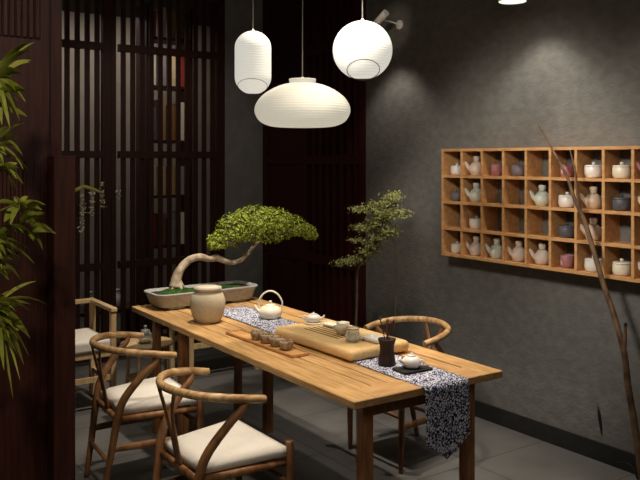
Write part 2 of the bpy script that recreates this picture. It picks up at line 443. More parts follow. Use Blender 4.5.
# ------------------------------------------------------------------ wishbone chairs
def make_chair(label):
    t = thing('wishbone_chair', label, 'chair', (0,0,0), 0, 'wishbone chairs round the tea table')
    # seat: wider at the front, slightly domed, rounded rim
    mb = MB(); nx, ny = 10, 12; top = []; bot = []
    for layer in (0, 1):
        rows_ = []
        for i in range(nx+1):
            u = i/nx; x = -.20+.40*u; hw = .185+.055*u
            r = []
            for j in range(ny+1):
                v = -1+2*j/ny
                e = max(abs(v), abs(2*u-1))
                z = (.452 + .010*(1-v*v)*(1-(2*u-1)**2)**.5 - (.012 if e > .99 else 0)) + .018*u if layer == 0 else .405+.012*u
                r.append(mb.bm.verts.new((x*(1-.0*layer), v*hw, z)))
            rows_.append(r)
        for i in range(nx):
            for j in range(ny):
                q = (rows_[i][j], rows_[i+1][j], rows_[i+1][j+1], rows_[i][j+1])
                f = mb.bm.faces.new(q if layer == 0 else tuple(reversed(q))); f.smooth = True
        if layer == 0: top = rows_
        else: bot = rows_
    ring = lambda R: [R[i][0] for i in range(nx)]+[R[nx][j] for j in range(ny)]+[R[i][ny] for i in range(nx, 0, -1)]+[R[0][j] for j in range(ny, 0, -1)]
    a, b = ring(top), ring(bot)
    for i in range(len(a)):
        f = mb.bm.faces.new((a[i], a[(i+1) % len(a)], b[(i+1) % len(a)], b[i])); f.smooth = True
    mb.build('seat', 'cushion', t)
    MB().box(-.19, .19, -.175, .175, .375, .4045, .004, 1).build('seat_frame', 'chair', t)
    for s in (-1, 1):
        MB().tube([(.222, .232*s, 0), (.221, .236*s, .2), (.220, .238*s, .40), (.218, .236*s, .478)], [.013,.018,.0195,.0165], 12).build('leg', 'chair', t)
        MB().tube([(-.285, .165*s, 0), (-.25, .183*s, .2), (-.218, .204*s, .40), (-.185, .222*s, .50), (-.095, .248*s, .61), (-.035, .262*s, .664), (-.02, .268*s, .690)],
                  [.014,.018,.021,.0205,.019,.0165,.013], 12).build('leg', 'chair', t)
        MB().tube([(-.247, .19*s, .245), (0, .212*s, .245), (.221, .236*s, .245)], [.0115,.0135,.0115], 10, flat=1.5, up=(0,0,1)).build('stretcher', 'chair', t)
        MB().tube([(-.215, .195*s, .387), (.215, .226*s, .387)], .0155, 10, flat=1.1, up=(0,0,1)).build('side_rail', 'chair', t)
    MB().tube([(-.258, -.176, .18), (-.258, .176, .18)], .011, 10).build('stretcher', 'chair', t)
    MB().tube([(.221, -.235, .30), (.221, .235, .30)], .011, 10).build('stretcher', 'chair', t)
    MB().tube([(-.212, -.20, .387), (-.212, .20, .387)], .0155, 10, flat=1.1, up=(0,0,1)).build('back_rail', 'chair', t)
    half = [(.07, .268, .688), (-.02, .272, .703), (-.12, .25, .717), (-.21, .188, .726), (-.268, .09, .732)]
    pts = half + [(-.285, 0, .733)] + [(x, -y, z) for x, y, z in reversed(half)]
    MB().tube(pts, [.0165,.018,.0185,.018,.0175,.0175,.0175,.018,.0185,.018,.0165], 14).build('arm_rail', 'rail', t)
    # Y-shaped splat
    mb = MB()
    for s in (-1, 1):
        mb.tube([(-.215, .012*s, .40), (-.235, .013*s, .50), (-.262, .035*s, .62), (-.278, .085*s, .725)], [.021,.020,.016,.015], 10, flat=.38, up=(1,0,0))
    mb.build('splat', 'chair', t)
    return t
ch = make_chair('wishbone chair with cream seat nearest the camera, on the left of the table')
ch.location = (1.61, 3.055, 0); ch.rotation_euler = (0,0,math.radians(0)); ch.scale = (.94,.95,1)
dup(ch, (1.632, 3.945, 0), math.radians(-4), 'wishbone chair with cream seat beside the dark post, second from the camera', scale=(.965,.95,1))
dup(ch, (2.965, 3.43, 0), math.radians(181), 'wishbone chair on the far side of the table, by the grey wall', scale=(.92,.94,.985))

# ------------------------------------------------------------------ pale armchair and side table at the back
def armchair(loc, rz, label):
    t = thing('pale_armchair', label, 'armchair', loc, rz)
    for x in (-.29, .29):
        MB().box(x-.018, x+.018, -.225, -.185, 0, .655, .004, 1).build('leg', 'pale_wood', t)
        MB().box(x-.018, x+.018, .185, .225, 0, .655, .004, 1).build('leg', 'pale_wood', t)
        MB().box(x-.022, x+.022, -.235, .19, .656, .684, .006, 2).build('armrest', 'pale_wood', t)
        MB().box(x-.012, x+.012, -.184, .184, .17, .20).build('stretcher', 'pale_wood', t)
    MB().box(-.31, .31, .191, .235, .656, .686, .006, 2).build('back_rail', 'pale_wood', t)
    MB().box(-.271, .271, -.22, .199, .36, .40, .004, 1).build('seat_frame', 'pale_wood', t)
    MB().box(-.268, .268, -.235, .196, .4005, .485, .022, 3, smooth=True).build('seat_cushion', 'cushion', t)
    MB().box(-.271, .271, -.212, -.192, .20, .235).build('stretcher', 'pale_wood', t)
    return t
a1 = armchair((1.60, 5.35, 0), 0, 'pale wood armchair with white cushion, half hidden by the dark post')
t = thing('pale_bench', 'low pale wood bench in shade beyond the far end of the table', 'bench', (2.9, 5.62, 0))
MB().box(-.32, .32, -.2, .2, .40, .435, .006, 2).build('seat', 'pale_wood', t)
for x in (-.29, .29):
    for y in (-.17, .17): MB().box(x-.018, x+.018, y-.018, y+.018, 0, .3995, .003, 1).build('leg', 'pale_wood', t)
for y in (-.17, .17): MB().box(-.27, .27, y-.012, y+.012, .24, .28).build('stretcher', 'pale_wood', t)

t = thing('side_table', 'small round pale wood side table under the far corner of the tea table', 'side table', (2.045, 4.93, 0))
MB().lathe([(.01,.452),(.16,.452),(.172,.460),(.172,.468),(.165,.474),(.01,.474)], n=40).build('top', 'pale_wood', t)
MB().lathe([(.01,.235),(.125,.235),(.13,.243),(.125,.251),(.01,.251)], n=32).build('shelf', 'pale_wood', t)
for k in range(4):
    a = PI/4+k*PI/2
    MB().tube([(.15*math.cos(a), .15*math.sin(a), 0), (.128*math.cos(a), .128*math.sin(a), .452)], [.012,.014], 10).build('leg', 'pale_wood', t)
t = thing('glass_teapot', 'small clear glass pot with knob on the round side table', 'teapot', (2.02, 4.90, .4745))
MB().lathe([(.02,0),(.038,.004),(.048,.03),(.042,.06),(.028,.075),(.03,.08),(.026,.08),(.024,.074),(.036,.058),(.043,.03),(.034,.008),(.0,.006)], n=28, cap=False).build('body', 'glass', t)
MB().lathe([(.001,.0805),(.03,.0805),(.028,.087),(.008,.092),(.007,.10),(.012,.107),(.008,.115),(.001,.117)], n=20).build('lid', 'glass', t)

# ------------------------------------------------------------------ table runner
mb = MB(); RX0, RX1 = 2.184, 2.432
prev = None
path = [(4.36-(4.36-2.3725)*i/60, TZ+.0015) for i in range(61)]+[(2.371, TZ-.004-.012*i) for i in range(1, 19)]
nw = 12
drop0 = len(path)-18
for k, (y, z) in enumerate(path):
    row = []
    for i in range(nw+1):
        u = i/nw; x = RX0+(RX1-RX0)*u+(-.012+.04*(y-2.38)/1.95); zz = z; yy = y
        if k >= drop0:
            s = (k-drop0+1)/18
            # V-shaped tip
            full = .225+.085*(1-abs(2*u-1))
            zz = TZ-.002-full*s
            yy = 2.371-.006*s*(1+math.sin(u*9))
        row.append(mb.bm.verts.new((x, yy, zz)))
    if prev:
        for i in range(nw):
            f = mb.bm.faces.new((prev[i], prev[i+1], row[i+1], row[i])); f.smooth = True
    prev = row
o = mb.build('table_runner', 'runner')
tag(o, 'blue and white patterned cloth runner lying along the oak table, hanging over its near end', 'table runner')
sm = o.modifiers.new('thickness', 'SOLIDIFY'); sm.thickness = .0015; sm.offset = 1
RZ = TZ+.0035

# ------------------------------------------------------------------ bonsai
BX, BYY = 2.29, 4.615
t = thing('bonsai', 'bonsai tree with bright green crown in a long grey tray on the table end', 'bonsai', (BX, BYY, TZ))
def rrect(hx, hy, r, n=8):
    out = []
    for cx, cy, a0 in ((hx-r, hy-r, 0), (-hx+r, hy-r, PI/2), (-hx+r, -hy+r, PI), (hx-r, -hy+r, 1.5*PI)):
        for i in range(n+1):
            a = a0+PI/2*i/n; out.append((cx+r*math.cos(a), cy+r*math.sin(a)))
    return out
def loft(mb, secs, closed_ends=(True, True)):
    rings = [[mb.bm.verts.new((x, y, z)) for x, y in sec] for sec, z in secs]
    for a, b in zip(rings, rings[1:]):
        for i in range(len(a)):
            f = mb.bm.faces.new((a[i], a[(i+1) % len(a)], b[(i+1) % len(a)], b[i])); f.smooth = True
    if closed_ends[0]: mb.bm.faces.new(list(reversed(rings[0])))
    if closed_ends[1]: mb.bm.faces.new(rings[-1])
    return mb
mb = MB()
hx, hy = .362, .14
loft(mb, [(rrect(hx-.045, hy-.035, .05), .012), (rrect(hx-.035, hy-.025, .055), .018), (rrect(hx-.012, hy-.01, .06), .084), (rrect(hx-.002, hy-.001, .065), .089),
          (rrect(hx, hy, .065), .098), (rrect(hx-.004, hy-.004, .063), .102), (rrect(hx-.018, hy-.018, .055), .100), (rrect(hx-.022, hy-.022, .05), .078)])
mb.build('tray_pot', 'pot', t)
for sx in (-1, 1):
    for sy in (-1, 1): MB().box(sx*.22-.05, sx*.22+.05, sy*.085-.015, sy*.085+.015, 0, .0125, .003, 1).build('foot', 'pot', t)
mb = MB()
loft(mb, [(rrect(hx-.024, hy-.024, .05), .0785), (rrect(hx-.026, hy-.026, .05), .086)])
mb.build('soil', mat('dark_soil', (44,34,24), (64,52,36), 60, rough=1, bump=.6), t)
mb = MB()
def mound(cx, cy, rx, ry, h, z0):
    n, m = 24, 7; rings = []
    for k in range(m):
        f = k/m; r = math.cos(f*PI/2); zz = math.sin(f*PI/2)
        rings.append([mb.bm.verts.new((cx+rx*r*math.cos(2*PI*i/n)*random.uniform(.95,1.05), cy+ry*r*math.sin(2*PI*i/n)*random.uniform(.95,1.05), z0+h*zz*random.uniform(.92,1.08))) for i in range(n)])
    c = mb.bm.verts.new((cx, cy, z0+h))
    for a, b in zip(rings, rings[1:]):
        for i in range(n):
            f = mb.bm.faces.new((a[i], a[(i+1) % n], b[(i+1) % n], b[i])); f.smooth = True
    for i in range(n): mb.bm.faces.new((rings[-1][i], rings[-1][(i+1) % n], c)).smooth = True
mound(-.185, -.02, .125, .09, .035, .083); mound(.16, .03, .14, .07, .012, .084)
for _ in range(700):
    a = random.uniform(0, 2*PI); r = math.sqrt(random.random())
    mb.chip((-.185+.12*r*math.cos(a), -.02+.085*r*math.sin(a), .083+.035*math.sqrt(max(0, 1-r*r))), .012, (0,0,1))
mb.build('moss', 'moss', t, recalc=False)
O = Vector((BX, BYY, TZ)); BD = BYY-.01
def bp(px, py, dy=0): return on_y(px, py, BD+dy)-O
trunk = [bp(175,287), bp(177,277), bp(182,267), bp(190,259.5), bp(200,257), bp(209,259), bp(217,258), bp(228,262), bp(238,261.5), bp(246,256), bp(253,247), bp(261,240)]
mb = MB().tube(trunk, [.038,.031,.026,.023,.024,.020,.022,.018,.015,.013,.011,.008], 14)
# roots
for a in (-2.6, -1.3, 0, 1.4, 2.6):
    b0 = trunk[1]
    mb.tube([b0, Vector((b0.x+.035*math.cos(a), b0.y+.03*math.sin(a), .125)), Vector((b0.x+.06*math.cos(a), b0.y+.05*math.sin(a), .10))], [.018,.014,.006], 8)
mb.build('trunk', 'bark', t)
mb = MB()
for q in (((246,256),(240,249),(232,244),(222,240)), ((253,247),(256,236),(252,226)), ((258,243),(270,240),(285,233),(300,228)), ((270,239),(280,226),(290,220)), ((240,249),(236,238),(234,228))):
    for dy in (0, .07, -.07):
        P = [bp(x, y, dy*i*.6) for i, (x, y) in enumerate(q)]
        mb.tube(P, [.007]+[.005]*(len(P)-2)+[.002], 6)
mb.build('branches', 'twig', t)
mb = MB()
# crown: dome blobs (px centre, half extents)
blobs = [(224,240,16,10,.05),(236,228,19,15,.10),(254,220,22,15,.14),(272,220,20,13,.14),(288,225,18,11,.11),(303,231,13,8,.07),(270,236,14,9,.07),(246,236,14,8,.07),(218,244,10,7,.05),(281,233,12,8,.07),(311,236,7,5,.04)]
dref = (O+bp(262,230)).dot(FW)
for bx_, by_, rx, ry, ryw in blobs:
    c = bp(bx_, by_); X = rx/FPX*dref*1.12; Z = ry/FPX*dref
    for _ in range(int(26*rx*ry/10)+200):
        a = random.uniform(0, 2*PI); ct = random.uniform(-.75, 1); st = math.sqrt(1-ct*ct); rr = random.uniform(.82, 1.05)
        n = Vector((st*math.cos(a), st*math.sin(a), ct))
        mb.chip(c+Vector((n.x*X*rr, n.y*ryw*rr, n.z*Z*rr)), random.uniform(.014,.024), n+Vector((0,0,.35)))
mb.build('crown', 'leaf', t, recalc=False)

# ------------------------------------------------------------------ stoneware jar
t = thing('stoneware_jar', 'round beige stoneware jar with rolled rim in front of the bonsai tray', 'jar', (2.055, 4.07, TZ))
MB().lathe([(.001,0),(.062,0),(.070,.004),(.088,.035),(.101,.085),(.100,.125),(.088,.158),(.074,.170),(.070,.176),(.078,.182),(.081,.190),(.078,.198),(.068,.201),(.062,.196),(.060,.17),(.001,.165)], n=48, cap=False).build('body', 'stone', t)
MB().lathe([(.001,.190),(.0605,.190),(.060,.200),(.05,.203),(.001,.203)], n=40).build('lid', 'cream', t)

# ------------------------------------------------------------------ kettle with loop handle
t = thing('kettle', 'cream round kettle with tall loop handle on the blue runner', 'kettle', (2.395, 3.94, RZ), math.radians(-35)).scale = (1.08,)*3
t = bpy.data.objects['kettle']
MB().lathe([(.001,0),(.045,0),(.053,.004),(.063,.025),(.060,.045),(.044,.062),(.030,.067),(.001,.067)], n=36).build('body', 'cream', t)
l = MB().lathe([(.001,.0672),(.031,.0672),(.030,.071),(.012,.077),(.005,.078),(.006,.083),(.009,.088),(.006,.093),(.001,.094)], n=24).build('lid', 'cream', t)
MB().tube([(-.05,0,.03), (-.072,0,.045), (-.082,0,.062), (-.088,0,.068)], [.013,.010,.008,.006], 10).build('spout', 'cream', t)
arc = [(.062*1.1*math.cos(a), 0, .05+.095*math.sin(a)) for a in [PI*i/10 for i in range(11)]]
arc[0] = (.056,0,.046); arc[-1] = (-.056,0,.046)
MB().tube(arc, .0048, 8, sub=4).build('handle', 'cream', t)

# ------------------------------------------------------------------ bamboo tray with four clay cups
t = thing('cup_tray', 'long narrow bamboo tray carrying four brown clay cups', 'tray', (2.042, 3.41, TZ), math.radians(1.0))
MB().box(-.045, .045, -.315, .315, .002, .008, .002, 1).build('base', 'cup_tray', t)
mb = MB().box(-.049, -.0452, -.318, .318, 0, .014, .002, 1).box(.0452, .049, -.318, .318, 0, .014, .002, 1).box(-.045, .045, -.318, -.311, 0, .014, .002, 1).box(-.045, .045, .311, .318, 0, .014, .002, 1)
mb.build('rim', 'cup_tray', t)
def clay_cup():
    return MB().lathe([(.001,0),(.022,0),(.026,.003),(.034,.018),(.037,.040),(.0355,.046),(.033,.046),(.032,.038),(.028,.016),(.020,.010),(.001,.009)], n=28, cap=False)
cp = clay_cup().build('clay_cup', 'cup')
tag(cp, 'brown clay cup on the bamboo tray, nearest to the camera', 'cup', 'clay cups on the bamboo tray')
cp.location = (2.043, 3.215, TZ+.0085)
for i, lb in enumerate(('second in the row from the camera', 'third in the row from the camera', 'farthest from the camera')):
    c = cp.copy(); COL.objects.link(c); c.location = (2.042-.002*i, 3.301+.088*i, TZ+.0085); c['label'] = 'brown clay cup on the bamboo tray, '+lb; c.rotation_euler.z = 1.3*i+1

# ------------------------------------------------------------------ blond slab tea board
SXc, SYc = 2.340, 3.185
t = thing('tea_board', 'thick blond wooden tea board with rounded edges across the runner', 'tea board', (SXc, SYc, RZ), math.radians(1))
MB().box(-.182, .182, -.327, .327, 0, .054, .022, 4, smooth=True).build('slab', 'slab', t)
mb = MB()
for i in range(5):
    mb.box(-.085+.028*i, -.075+.028*i, -.10, .19, .0535, .0548)
mb.build('drain_slits', 'slit', t)
SLZ = RZ+.0553
t = thing('white_teapot', 'small white teapot with side handle on the far end of the tea board', 'teapot', (2.365, 3.45, SLZ+.0062), math.radians(150)).scale = (.86,)*3
t = bpy.data.objects['white_teapot']
MB().lathe([(.001,0),(.028,0),(.038,.006),(.046,.022),(.040,.038),(.024,.047),(.001,.047)], n=32).build('body', 'white', t)
MB().lathe([(.001,.0472),(.024,.0472),(.022,.051),(.006,.054),(.007,.059),(.001,.062)], n=20).build('lid', 'white', t)
MB().tube([(-.04,0,.02), (-.058,0,.028), (-.068,0,.042)], [.010,.007,.005], 10).build('spout', 'white', t)
MB().tube([(.040,0,.034), (.058,0,.040), (.066,0,.026), (.056,0,.012), (.042,0,.012)], .005, 8).build('handle', 'white', t)
o = tag(MB().lathe([(.001,0),(.045,0),(.05,.003),(.05,.006),(.001,.006)], n=32).build('coaster', 'cream'), 'round pale coaster under the white teapot on the tea board', 'coaster'); o.location = (2.365, 3.45, SLZ)
t = thing('tea_scoop_dish', 'pale oblong tea dish behind the drain slits of the tea board', 'dish', (2.40, 3.335, SLZ), math.radians(10))
mb = MB(); loft(mb, [(rrect(.03, .04, .012), 0), (rrect(.034, .045, .014), .014), (rrect(.031, .042, .012), .014), (rrect(.028, .038, .01), .004)]); mb.build('dish', 'cream', t)
def tea_cup(name, m, label, loc, s=1):
    o = MB().lathe([(.001,0),(.018,0),(.02,.004),(.030*s,.02),(.034*s,.042),(.032*s,.042),(.027*s,.02),(.001,.008)], n=28, cap=False).build(name, m)
    o.location = loc; return tag(o, label, 'cup', 'cups on the tea board')
tea_cup('tea_cup', 'stone', 'beige stoneware cup in the middle of the tea board, nearer the camera', (2.325, 3.15, SLZ))
tea_cup('tea_cup', 'cream', 'cream cup on the tea board, just behind the beige cup', (2.385, 3.215, SLZ))
t = thing('glass_pitcher', 'clear glass pouring pitcher at the near end of the tea board', 'pitcher', (2.285, 3.00, SLZ), math.radians(200))
MB().lathe([(.001,0),(.026,0),(.034,.004),(.038,.022),(.030,.046),(.030,.058),(.036,.064),(.034,.064),(.028,.058),(.028,.046),(.035,.022),(.03,.006),(.001,.004)], n=28, cap=False).build('body', 'glass', t)
MB().tube([(.032,0,.05), (.052,0,.048), (.056,0,.03), (.036,0,.018)], .0035, 8).build('handle', 'glass', t)
t = thing('white_dish', 'white oblong porcelain dish near the end of the tea board, behind the dark vase', 'dish', (2.375, 2.945, SLZ), math.radians(4))
mb = MB(); loft(mb, [(rrect(.036, .055, .014), 0), (rrect(.042, .062, .016), .018), (rrect(.039, .059, .014), .018), (rrect(.034, .053, .012), .005)]); mb.build('dish', 'white', t)

# ------------------------------------------------------------------ dark vase with tea tools
t = thing('tool_vase', 'dark brown waisted vase holding tea tools, near the table end', 'vase', (2.275, 2.735, RZ))
MB().lathe([(.001,0),(.037,0),(.040,.004),(.037,.03),(.031,.065),(.033,.09),(.040,.113),(.041,.118),(.037,.118),(.029,.09),(.027,.06),(.001,.02)], n=32, cap=False).build('body', 'brownvase', t)
for nm, lb, a, h, kind in (('tea_needle', 'thin dark tea needle leaning left in the brown vase', 2.4, .205, 0), ('tea_tongs', 'dark wooden tea tongs standing in the brown vase', .9, .20, 1), ('tea_scoop', 'dark wooden tea scoop leaning right in the brown vase', -.6, .195, 2), ('tea_funnel_stick', 'dark knobbed stick leaning towards the camera in the brown vase', -1.9, .19, 3)):
    b0 = Vector((2.275, 2.735, RZ+.048)); d = Vector((math.cos(a), math.sin(a), 0))
    p0 = b0-d*.006; p1 = b0+d*.030+Vector((0,0,h-.048))
    mb = MB().tube([p0, (p0+p1)/2, p1], .0026, 6)
    if kind == 1: mb.tube([p0+Vector((.003,0,0)), (p0+p1)/2+Vector((.006,.002,0)), p1+Vector((.012,.004,-.002))], .0026, 6)
    if kind == 2: mb.tube([p1-d*.006-Vector((0,0,.03)), p1, p1+d*.002+Vector((0,0,.006))], [.004,.008,.004], 8, flat=.4)
    if kind in (0, 3): mb.lathe([(.001,-.006),(.005,-.003),(.006,.0),(.005,.004),(.001,.007)], p1, 10)
    tag(mb.build(nm, 'tools'), lb, 'tea tool', 'tea tools in the vase')

# slate tray with white teapot
o = tag(MB().box(-.078, .078, -.048, .048, 0, .011, .004, 2).build('slate_tray', 'black'), 'small black slate tray on the runner near the table end', 'tray')
o.location = (2.308, 2.60, RZ); o.rotation_euler.z = math.radians(-4)
t = thing('round_white_pot', 'round white pot with stubby spout on the black slate tray', 'teapot', (2.308, 2.605, RZ+.0115), math.radians(-50)).scale = (.93,)*3
t = bpy.data.objects['round_white_pot']
MB().lathe([(.001,0),(.026,0),(.038,.006),(.046,.024),(.042,.042),(.026,.054),(.001,.056)], n=32).build('body', 'white', t)
MB().lathe([(.001,.0545),(.022,.055),(.018,.060),(.006,.062),(.007,.068),(.001,.071)], n=20).build('lid', 'white', t)
MB().tube([(-.03,-.022,.028), (-.046,-.032,.036), (-.052,-.036,.046)], [.012,.009,.007], 10).build('spout', 'white', t)
MB().tube([(.040,0,.036), (.054,0,.036), (.058,0,.026), (.050,0,.016), (.040,0,.016)], .0045, 8).build('handle', 'white', t)

# ------------------------------------------------------------------ wall shelf of compartments
CF, CB = 3.65, WX-.001
PZ, PYc = .1715, .1755
Y0 = 3.825; NC = 9; ZB = 1.045; NR = 4; BT = .017
Y1 = Y0-NC*PYc-BT
t = thing('wall_shelf', 'oak wall shelf of square compartments holding pots, on the grey wall', 'shelf', (0,0,0))
mb = MB()
for r in range(NR+1): mb.box(CF, CB, Y1, Y0, ZB+r*PZ, ZB+r*PZ+BT)
mb.build('shelf_board', 'shelf', t)
for c in range(NC+1):
    mb = MB()
    for r in range(NR): mb.box(CF+.0005, CB-.0005, Y0-c*PYc-BT, Y0-c*PYc, ZB+r*PZ+BT, ZB+(r+1)*PZ)
    mb.build('end_panel' if c in (0, NC) else 'divider', 'shelf', t)
for r in range(NR): pass
def jar_proto(m):
    t = thing('lidded_jar', 'x', 'jar', (0,0,0), 0, 'lidded jars in the wall shelf')
    MB().lathe([(.001,0),(.036,0),(.045,.005),(.050,.022),(.049,.052),(.047,.055),(.001,.055)], n=28).build('body', m, t)
    l = MB().lathe([(.001,.0552),(.049,.0552),(.050,.059),(.044,.064),(.001,.066)], n=28).build('lid', m, t)
    MB().lathe([(.001,.066),(.007,.066),(.010,.074),(.008,.079),(.001,.081)], n=14).build('knob', m, l)
    return t
def pot_proto(m):
    t = thing('spouted_pot', 'x', 'teapot', (0,0,0), 0, 'spouted pots in the wall shelf')
    MB().lathe([(.001,0),(.030,0),(.036,.003),(.045,.028),(.044,.048),(.034,.070),(.022,.082),(.001,.083)], n=28).build('body', m, t)
    MB().lathe([(.001,.0832),(.0215,.0832),(.0175,.092),(.021,.102),(.0215,.114),(.018,.119),(.001,.120)], n=22).build('lid', m, t)
    MB().tube([(0,.028,.032), (0,.050,.050), (0,.063,.072), (0,.073,.082)], [.018,.014,.010,.008], 10).build('spout', m, t)
    MB().tube([(0,-.036,.066), (0,-.056,.072), (0,-.060,.056), (0,-.044,.040)], .0045, 8).build('handle', m, t)
    return t
def cup_proto(m):
    t = thing('straight_cup', 'x', 'cup', (0,0,0), 0, 'straight cups in the wall shelf')
    MB().lathe([(.001,0),(.030,0),(.036,.004),(.041,.03),(.040,.074),(.038,.076),(.036,.074),(.036,.03),(.001,.012)], n=28, cap=False).build('body', m, t)
    return t
rown = ['top row', 'second row', 'third row', 'bottom row']
coln = ['leftmost', 'second', 'third', 'fourth', 'fifth', 'sixth', 'seventh', 'eighth', 'ninth']
ware = {(0,0):('j','white'),(0,1):('p','blush'),(0,2):('c','pink'),(0,3):('j','greyglaze'),(0,5):('c','pink'),(0,6):('j','white'),(0,7):('j','cream'),(0,8):('p','pink'),
        (1,0):('j','greyglaze'),(1,1):('p','celadon'),(1,4):('p','celadon'),(1,5):('j','white'),(1,6):('p','beige'),(1,7):('j','darkgrey'),(1,8):('p','blush'),
        (2,1):('j','white'),(2,5):('j','darkgrey'),(2,6):('p','beige'),
        (3,0):('j','cream'),(3,1):('p','blush'),(3,2):('p','celadon'),(3,3):('p','blush'),(3,4):('p','blush'),(3,5):('c','pink'),(3,6):('j','white'),(3,7):('j','cream'),(3,8):('p','blush')}
cname = {'white':'white','blush':'pale blush','pink':'mauve pink','greyglaze':'grey mauve','cream':'cream','celadon':'pale green','beige':'beige','darkgrey':'dark grey'}
kname = {'j':'lidded jar','p':'spouted pot','c':'straight cup'}
protos = {}
for (r, c), (k, m) in ware.items():
    y = Y0-c*PYc-BT/2-PYc/2-.006; z = ZB+(NR-1-r)*PZ+BT+.0005
    sc = {'j': .84+.027*c if c < 6 else .98, 'p': 1.03, 'c': .95}[k]
    if k == 'j' and (r, c) == (2,1): sc = .92
    if (r, c) == (0,3): sc = .92
    loc = (CF+.068, y+.027, z)
    lb = '%s %s in the wall shelf, %s, %s compartment%s' % (cname[m], kname[k], rown[r], coln[c], '' if c == 0 else ' from left')
    rz = random.uniform(-.12, .12)+(.5 if k == 'p' else -.1)
    if (k, m) not in protos:
        t = {'j': jar_proto, 'p': pot_proto, 'c': cup_proto}[k](m); protos[(k, m)] = t
        t.location = loc; t.rotation_euler.z = rz; t.scale = (sc, sc, sc*(1.12 if k == 'j' else 1)); t['label'] = lb
    else: t = dup(protos[(k, m)], loc, rz, lb, scale=(sc, sc, sc*(1.12 if k == 'j' else 1)))
    if k == 'c' and c == 5:
        mb = MB()
        for q in ((0,.036),(.004,.03),(-.003,.026),(.001,.021),(.003,.041)):
            mb.box(-.0425, -.0405, q[0]-.003, q[0]+.003, q[1]-.002, q[1]+.002)
        mb.build('white_mark', 'white', t)

# ------------------------------------------------------------------ pendant lanterns
def ribbed(prof, nr, depth):
    """resample a profile and press nr small ribs into it"""
    L = [0]
    for a, b in zip(prof, prof[1:]): L.append(L[-1]+math.hypot(b[0]-a[0], b[1]-a[1]))
    out = []; n = nr*4
    for i in range(n+1):
        s = L[-1]*i/n; k = max(j for j in range(len(L)) if L[j] <= s+1e-9); k = min(k, len(L)-2)
        f = (s-L[k])/max(1e-9, L[k+1]-L[k])
        r = prof[k][0]+(prof[k+1][0]-prof[k][0])*f; z = prof[k][1]+(prof[k+1][1]-prof[k][1])*f
        out.append((max(.001, r-depth*(1 if i % 4 == 0 else 0)), z))
    return out
def hoop(R, c, tilt, rad):
    ax = Matrix.Rotation(tilt, 3, RT)   # leans the ring towards the viewer side of the room
    pts = [c+ax @ Vector((R*math.cos(a), R*math.sin(a), 0)) for a in [2*PI*i/28 for i in range(28)]]
    return MB().tube(pts, rad, 6, closed=True, sub=1)
def lantern(px, X, ytop, ybot, prof_fn, label, ribs, m, hoop_spec=None, name='paper_lantern', depth=.0016):
    u = (px-320)/FPX; d = X/(FW.x+RT.x*u)
    pz = lambda y: EYE-(y-HOR)/FPX*d
    ctr = at(px, HOR, d); zt, zb = pz(ytop), pz(ybot)
    t = thing(name, label, 'pendant lamp', (ctr.x, ctr.y, 0), 0, 'white paper pendant lanterns')
    prof = prof_fn(zb, zt, d)
    MB().lathe(ribbed(prof, ribs, depth), n=56).build('shade', m, t)
    MB().lathe([(.001,zt-.01),(.008,zt-.01),(.008,zt+.006),(.004,zt+.010),(.001,zt+.010)], n=14).build('cord_grip', 'white', t)
    MB().tube([(0,0,zt+.008),(0,0,CZ-.012)], .0028, 8).build('cord', 'cord', t)
    MB().lathe([(.001,CZ-.022),(.05,CZ-.022),(.055,CZ-.001),(.001,CZ-.001)], n=24).build('ceiling_rose', 'white', t)
    if hoop_spec:
        R, zc, tilt = hoop_spec(zb, zt, d)
        hoop(R, Vector((0,0,zc))+Vector((-FW.x, -FW.y, 0))*0, tilt, .0016).build('wire_hoop', 'hoop', t) if False else None
    return t, ctr, zt, zb, d
def globe_prof(zb, zt, d):
    c = (zb+zt)/2; R = (zt-zb)/2*1.02
    return [(max(.001, R*math.sin(a)), c-R*math.cos(a)*.985) for a in [PI*(.12+.86*i/60) for i in range(61)]]
def cigar_prof(zb, zt, d):
    R = 18.3/FPX*d; H = zt-zb; out = []
    for i in range(25):
        a = PI/2*(.22+.78*i/24); out.append((R*math.sin(a), zb+R*.95-R*.95*math.cos(a)*1.02))
    for i in range(25):
        a = PI/2*i/24; out.append((max(.001, R*math.cos(a)), zt-R*.95+R*.95*math.sin(a)))
    return out
def bun_prof(zb, zt, d):
    k = d/FPX; sh = zt-5*k; H = sh-zb
    pts = [(.001,0.02),(.30,0.0),(.58,.005),(.76,.05),(.90,.14),(.98,.28),(1.0,.40),(.97,.53),(.88,.68),(.74,.81),(.56,.92),(.40,.985),(.295,1.0)]
    R = 48*k
    # smooth it
    out = []
    V3 = [Vector((R*a, zb+H*b, 0)) for a, b in pts]
    for i in range(len(V3)-1):
        p0, p1, p2, p3 = V3[max(i-1,0)], V3[i], V3[i+1], V3[min(i+2, len(V3)-1)]
        for s in range(6):
            q = s/6
            v = .5*((2*p1)+(p2-p0)*q+(2*p0-5*p1+4*p2-p3)*q*q+(-p0+3*p1-3*p2+p3)*q**3); out.append((max(.001, v.x), v.y))
    out += [(R*.295, sh), (R*.275, sh+.3*(zt-sh)), (R*.285, zt), (R*.26, zt), (R*.01, zt-.01)]
    return out
t, c1, zt, zb, d = lantern(253, 2.2, 31, 94, cigar_prof, 'white capsule-shaped paper lantern hanging highest on the left', 30, 'paper', depth=.0008)
R_ = 18.3/FPX*d
hoop(R_*.80, Vector((0,0,zb+R_*.42))-FW*(R_*.24), math.radians(-24), .0016).build('wire_hoop', 'hoop', t)
t, c2, zt, zb, d = lantern(302.5, 2.2, 79, 127, bun_prof, 'wide flattened white paper lantern with collar, hanging lowest in the middle', 46, 'paper2', depth=.0016)
t, c3, zt, zb, d = lantern(362.5, 2.2, 21, 79.5, globe_prof, 'round white globe paper lantern hanging on the right of the three', 30, 'paper', depth=.0008)
